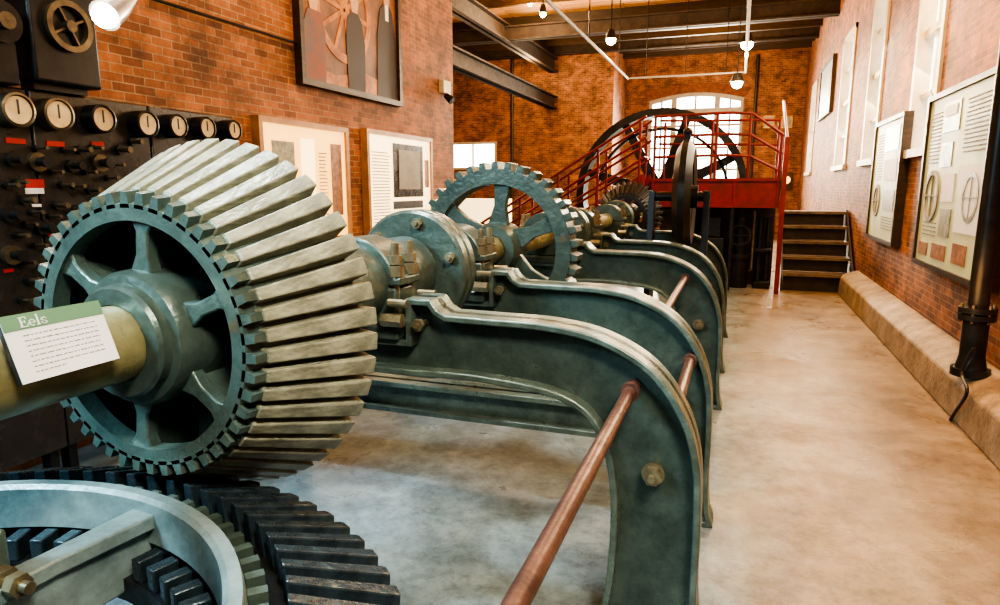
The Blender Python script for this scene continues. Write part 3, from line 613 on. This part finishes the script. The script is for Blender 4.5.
board('exhibit_board','large pale green exhibit board with diagrams on the right wall, nearest','R',5.83,7.85,.98,2.53,WX,sage,darkwood,
 [('picture_print',.26,.50,.05,.22,photoM),('small_print',.28,.46,.07,.13,paper),('text_block',.05,.22,.08,.4,inkg),('picture_print',.27,.44,.28,.42,photoM),('wheel_diagram',.06,.30,.50,.68,inkg),('text_block',.06,.3,.74,.84,inkg),
  ('picture_print',.34,.52,.46,.62,paper),('picture_print',.36,.52,.66,.82,photoM),('text_block',.58,.92,.06,.36,inkg),('diagram_sheet',.58,.94,.42,.78,paper),('wheel_diagram',.66,.86,.48,.70,photoM),('picture_print',.05,.2,.88,.96,photoR),('picture_print',.28,.5,.87,.96,photoR),('picture_print',.6,.78,.84,.95,photoR)],depth=.10)
board('exhibit_board','narrow dark-framed exhibit board with green panel on the right wall, farther','R',9.1,10.75,1.04,2.52,WX,sage,darkwood,
 [('picture_print',.4,.9,.05,.25,photoM),('text_block',.1,.35,.08,.5,inkg),('picture_print',.45,.9,.32,.5,paper),('wheel_diagram',.12,.38,.6,.75,inkg),('picture_print',.5,.9,.58,.75,photoM),('text_block',.5,.9,.8,.92,inkg)],depth=.08)
board('wall_picture','small blue-grey framed picture high on the right wall','R',16.9,19.2,3.4,4.55,WX,mat('bluegrey',(.35,.40,.42),(.2,.24,.26),rough=.4),darkwood,[('picture_print',.15,.85,.15,.7,photoM)])
R=thing('standpipe',(1.66,5.55,.35),'black vertical standpipe with round flanged foot at the right edge, in front of the board','pipe')
MB().cyl((1.66,5.55,.36),(1.66,5.55,CZ),.066,seg=28).build('pipe',blackmetal,R)
MB().cyl((1.66,5.55,.345),(1.66,5.55,.40),.125,seg=32).cyl((1.66,5.55,.40),(1.66,5.55,.50),.10,.08,seg=32).cyl((1.66,5.55,.50),(1.66,5.55,.76),.082,seg=32).build('foot_casting',blackmetal,R)
MB().cyl((1.66,5.55,.76),(1.66,5.55,.80),.12,seg=32).cyl((1.66,5.55,.81),(1.66,5.55,.85),.12,seg=32).build('flange',blackmetal,R)
for k in range(6): MB().cyl((1.66+.1*math.cos(k*PI/3),5.55+.1*math.sin(k*PI/3),.74),(1.66+.1*math.cos(k*PI/3),5.55+.1*math.sin(k*PI/3),.875),.012,seg=6).build('flange_bolt',gunmetal,R)
P=catmull([tuple(at(974,348,X=1.60)),tuple(at(962,372,X=1.57)),tuple(at(967,392,X=1.56)),tuple(at(955,412,X=1.56)),tuple(at(948,424,X=1.57))],6)
tag(MB().tube(P,.012).build('cable',blackmetal),'black cable hanging from the standpipe over the concrete ledge','cable')
R=thing('alarm_box',(LX,8.85,3.1),'small white alarm box on the left wall by the brick corner','alarm')
MB().box(LX,LX+.08,8.65,8.9,2.98,3.16).build('body',white,R,bevel=.01); MB().cyl((LX+.06,8.75,2.96),(LX+.16,8.75,2.88),.04,.06,seg=20).build('horn',blackmetal,R)
def opipe(pts,r,label):
    R=thing('overhead_pipe',pts[0],label,'pipe'); MB().tube(pts,r).build('pipe_run',inkg,R)
    a,b=Vector(pts[0]),Vector(pts[-1])
    for k in (.15,.5,.85):
        p=a.lerp(b,k); MB().cyl(p,(p.x,p.y,CZ),.01,seg=8).build('hanger',blackmetal,R)
opipe([(-2.75,8,4.33),(-2.75,17,4.33)],.03,'grey overhead pipe running lengthwise left of the far window')
opipe([(-.03,8,4.33),(-.03,17,4.33)],.03,'dark overhead pipe running lengthwise above the walkway')
opipe([(-2.71,17,4.33),(-.07,17,4.33)],.022,'thin crosswise pipe joining the two lengthwise overhead pipes')
p=at(512,100,Y=GY-.1); tag(MB().cyl((p.x,GY-.08,0),(p.x,GY-.08,CZ-.2),.05,seg=14).build('downpipe',darkwood),'dark vertical downpipe on the far left brick wall','pipe')
p=at(758,60,Y=FY-.1); tag(MB().cyl((p.x,FY-.08,0),(p.x,FY-.08,CZ-.2),.05,seg=14).build('downpipe',darkwood),'dark vertical downpipe just right of the far window','pipe')
WARM=(1,.66,.34)
def lamp(px,py,Y,label,r=.07):
    p=at(px,py,Y=Y); R=thing('ceiling_spotlight',p,label,'spotlight','small lit ceiling spotlights')
    MB().cyl(p+Vector((0,0,.02)),p+Vector((0,0,.2)),r*1.25,r*.7,seg=20).build('shade',blackmetal,R)
    MB().sphere(p,r).build('bulb',bulb,R)
    MB().cyl(p+Vector((0,0,.2)),(p.x,p.y,CZ),.012,seg=8).build('stem',blackmetal,R)
    l=bpy.data.lights.new('lamp_light','POINT'); l.energy=170; l.color=(1,.70,.40); l.shadow_soft_size=.15
    o=bpy.data.objects.new('lamp_light',l); C.objects.link(o); o.location=p-Vector((0,0,.25))
lamp(543,14,15,'lit spotlight nearest the upper beam, left of the ceiling lamps')
lamp(530,4,16,'dim lit spotlight at the very top, leftmost of the ceiling lamps',.05)
lamp(611,40,14.5,'lit spotlight hanging in front of the far brick pier',.1)
lamp(747,44,15,'lit spotlight hanging right above the far window',.12)
lamp(737,83,16,'lowest lit spotlight, just over the far window arch',.12)
# ---------------------------------------------------------------- foreground card
dn=Vector((.05,0,-.135)).normalized(); up=-dn; rt=Vector((0,1,0)); nn=rt.cross(up)
TLc=Vector((-1.367,.868,1.446)); W_=.222; H_=.143
R=thing('caption_card',(TLc.x,TLc.y+W_/2,1.33),'white caption card with green header resting on the shaft at far left','sign')
def onp(u,v,h): return TLc+rt*u+dn*v+nn*h
QF=[(0,2,3,1),(4,5,7,6),(0,1,5,4),(2,6,7,3),(0,4,6,2),(1,3,7,5)]
def slab(name,u0,u1,v0,v1,h0,h1,m,par): 
    vs=[onp(u,v,h) for h in (h0,h1) for v in (v0,v1) for u in (u0,u1)]
    return MB().add(vs,QF).build(name,m,par,smooth=False)
slab('backing',0,W_,0,H_,-.012,0,blackmetal,R); slab('paper',.001,W_-.001,.001,H_-.001,0,.0015,paper,R); slab('header_band',.001,W_-.001,.001,.034,.0015,.0025,greenhead,R)
hd=MB()
def stroke(P,w):
    P=[(.036+(a-.036)*1.12,.029+(b-.0265)*1.12) for a,b in P]; w*=1.12
    for a,b in zip(P[:-1],P[1:]):
        A=Vector(a);B=Vector(b); d=(B-A); 
        if d.length<1e-6: continue
        d.normalize(); n_=Vector((-d.y,d.x))*w/2; A=A-d*w*.25; B=B+d*w*.25
        vs=[onp(q.x,q.y,h) for h in (.0025,.0032) for q in (A-n_,B-n_,A+n_,B+n_)]
        hd.add(vs,QF)
u0=.036; b_=.0265; tp=.0085
stroke([(u0+.003,tp),(u0+.003,b_)],.003); stroke([(u0,tp),(u0+.013,tp)],.0015); stroke([(u0,b_),(u0+.014,b_)],.0015); stroke([(u0+.003,(tp+b_)/2),(u0+.010,(tp+b_)/2)],.0015)
stroke([(u0+.013,tp),(u0+.013,tp+.004)],.0014); stroke([(u0+.014,b_-.0045),(u0+.014,b_)],.0014); stroke([(u0+.010,.015),(u0+.010,.020)],.0012)
cx,cy,r=u0+.0225,.0211,.0052
stroke([(cx+r*math.cos(a),cy+r*1.05*math.sin(a)) for a in [math.radians(t) for t in range(0,-310,-20)]],.0023); stroke([(cx-r,cy),(cx+r,cy)],.0015)
stroke([(u0+.0335,.0075),(u0+.0335,b_)],.0030); stroke([(u0+.0305,b_),(u0+.0365,b_)],.0015); stroke([(u0+.0308,.0080),(u0+.0335,.0075)],.0015)
stroke(catmull([(u0+.0495,.0185),(u0+.0485,.0165),(u0+.0445,.0155),(u0+.0405,.0175),(u0+.0420,.0200),(u0+.0465,.0217),(u0+.0495,.0240),(u0+.0460,.0265),(u0+.0415,.0258),(u0+.0400,.0235)],4),.0024)
hd.build('heading',paper,R,smooth=False)
m=MB()
for i in range(8):
    v=.047+i*.0110; u=.035; e=.195 if i<7 else .10
    while u<e:
        wl=random.choice([3,4,5,6,7,3,2])
        for q in range(wl):
            if u>e: break
            hh=random.choice([.0010,.0014,.0019]); a=[onp(x,y,h) for h in (.0015,.0018) for y in (v-hh,v+.0010) for x in (u,u+.0013)]
            m.add(a,QF); u+=.0021
        u+=.0026
m.build('text_lines',ink,R,smooth=False)
slab('bracket',.05,.17,.03,.12,-.05,-.012,blackmetal,R)
# ---------------------------------------------------------------- lights
def area(loc,target,sx_,sy_,e,col,spread=180):
    l=bpy.data.lights.new('area','AREA'); l.shape='RECTANGLE'; l.size=sx_; l.size_y=sy_; l.energy=e; l.color=col; l.spread=math.radians(spread)
    o=bpy.data.objects.new('area_light',l); C.objects.link(o); o.location=loc
    o.rotation_euler=(Vector(target)-Vector(loc)).to_track_quat('-Z','Y').to_euler(); return o
def point(loc,e,col,s=.2):
    l=bpy.data.lights.new('pt','POINT'); l.energy=e; l.color=col; l.shadow_soft_size=s
    o=bpy.data.objects.new('point_light',l); C.objects.link(o); o.location=loc
for (a,b,z0,z1) in wins: area((WX-.1,(a+b)/2,(z0+z1)/2),(-1.0,(a+b)/2-1.8,.2),b-a,z1-z0,85,(1,.84,.58))
area((-1.6,FY-.2,3.4),(-1.4,10,.3),2.6,2.4,650,(1,.90,.70),130)
area((-3.3,-1.0,3.6),(-1.1,2.6,.2),1.2,1.2,70,(.50,.82,1),85)
area((1.2,-.6,4.4),(-1.2,2.0,1.0),.9,.9,52,(1,.94,.78),80)
area((-2.0,2.2,5.2),(-1.3,2.4,1.2),.5,.5,34,(.92,.97,1),80)
area((-2.6,4.8,5.4),(-4,6.0,2.6),.8,.8,95,(1,.66,.34))
area((1.0,3.6,4.9),(1.3,6.0,.2),.6,.6,90,(1,.60,.26))
area((1.0,8.0,4.9),(1.2,9.5,.2),.6,.6,130,(1,.60,.26))
area((.6,1.4,4.9),(.9,3.0,0),.6,.6,26,(1,.66,.34),90)
point((-2.0,9.0,5.0),70,WARM,.3); point((-7,14,4.4),190,(1,.70,.40),.3); point((-1,20.5,4.9),330,(1,.72,.42),.3); point((-6,19.5,5),220,(1,.70,.40),.3)
point((1.3,6.8,3.1),24,(1,.58,.22),.1); point((1.4,5.2,1.0),12,(1,.5,.17),.2); point((1.35,9.8,3.0),26,(1,.56,.22),.1); point((1.3,13,3.0),26,(1,.56,.22),.1)
point((-2.9,2.6,3.1),12,(1,.72,.42),.1)
wd=bpy.data.worlds.new('world'); S.world=wd; wd.use_nodes=True; wd.node_tree.nodes['Background'].inputs[0].default_value=(.70,.86,1,1); wd.node_tree.nodes['Background'].inputs[1].default_value=.24
try:
    S.view_settings.look='AgX - High Contrast'; S.view_settings.exposure=.2
except Exception as e: print(e)
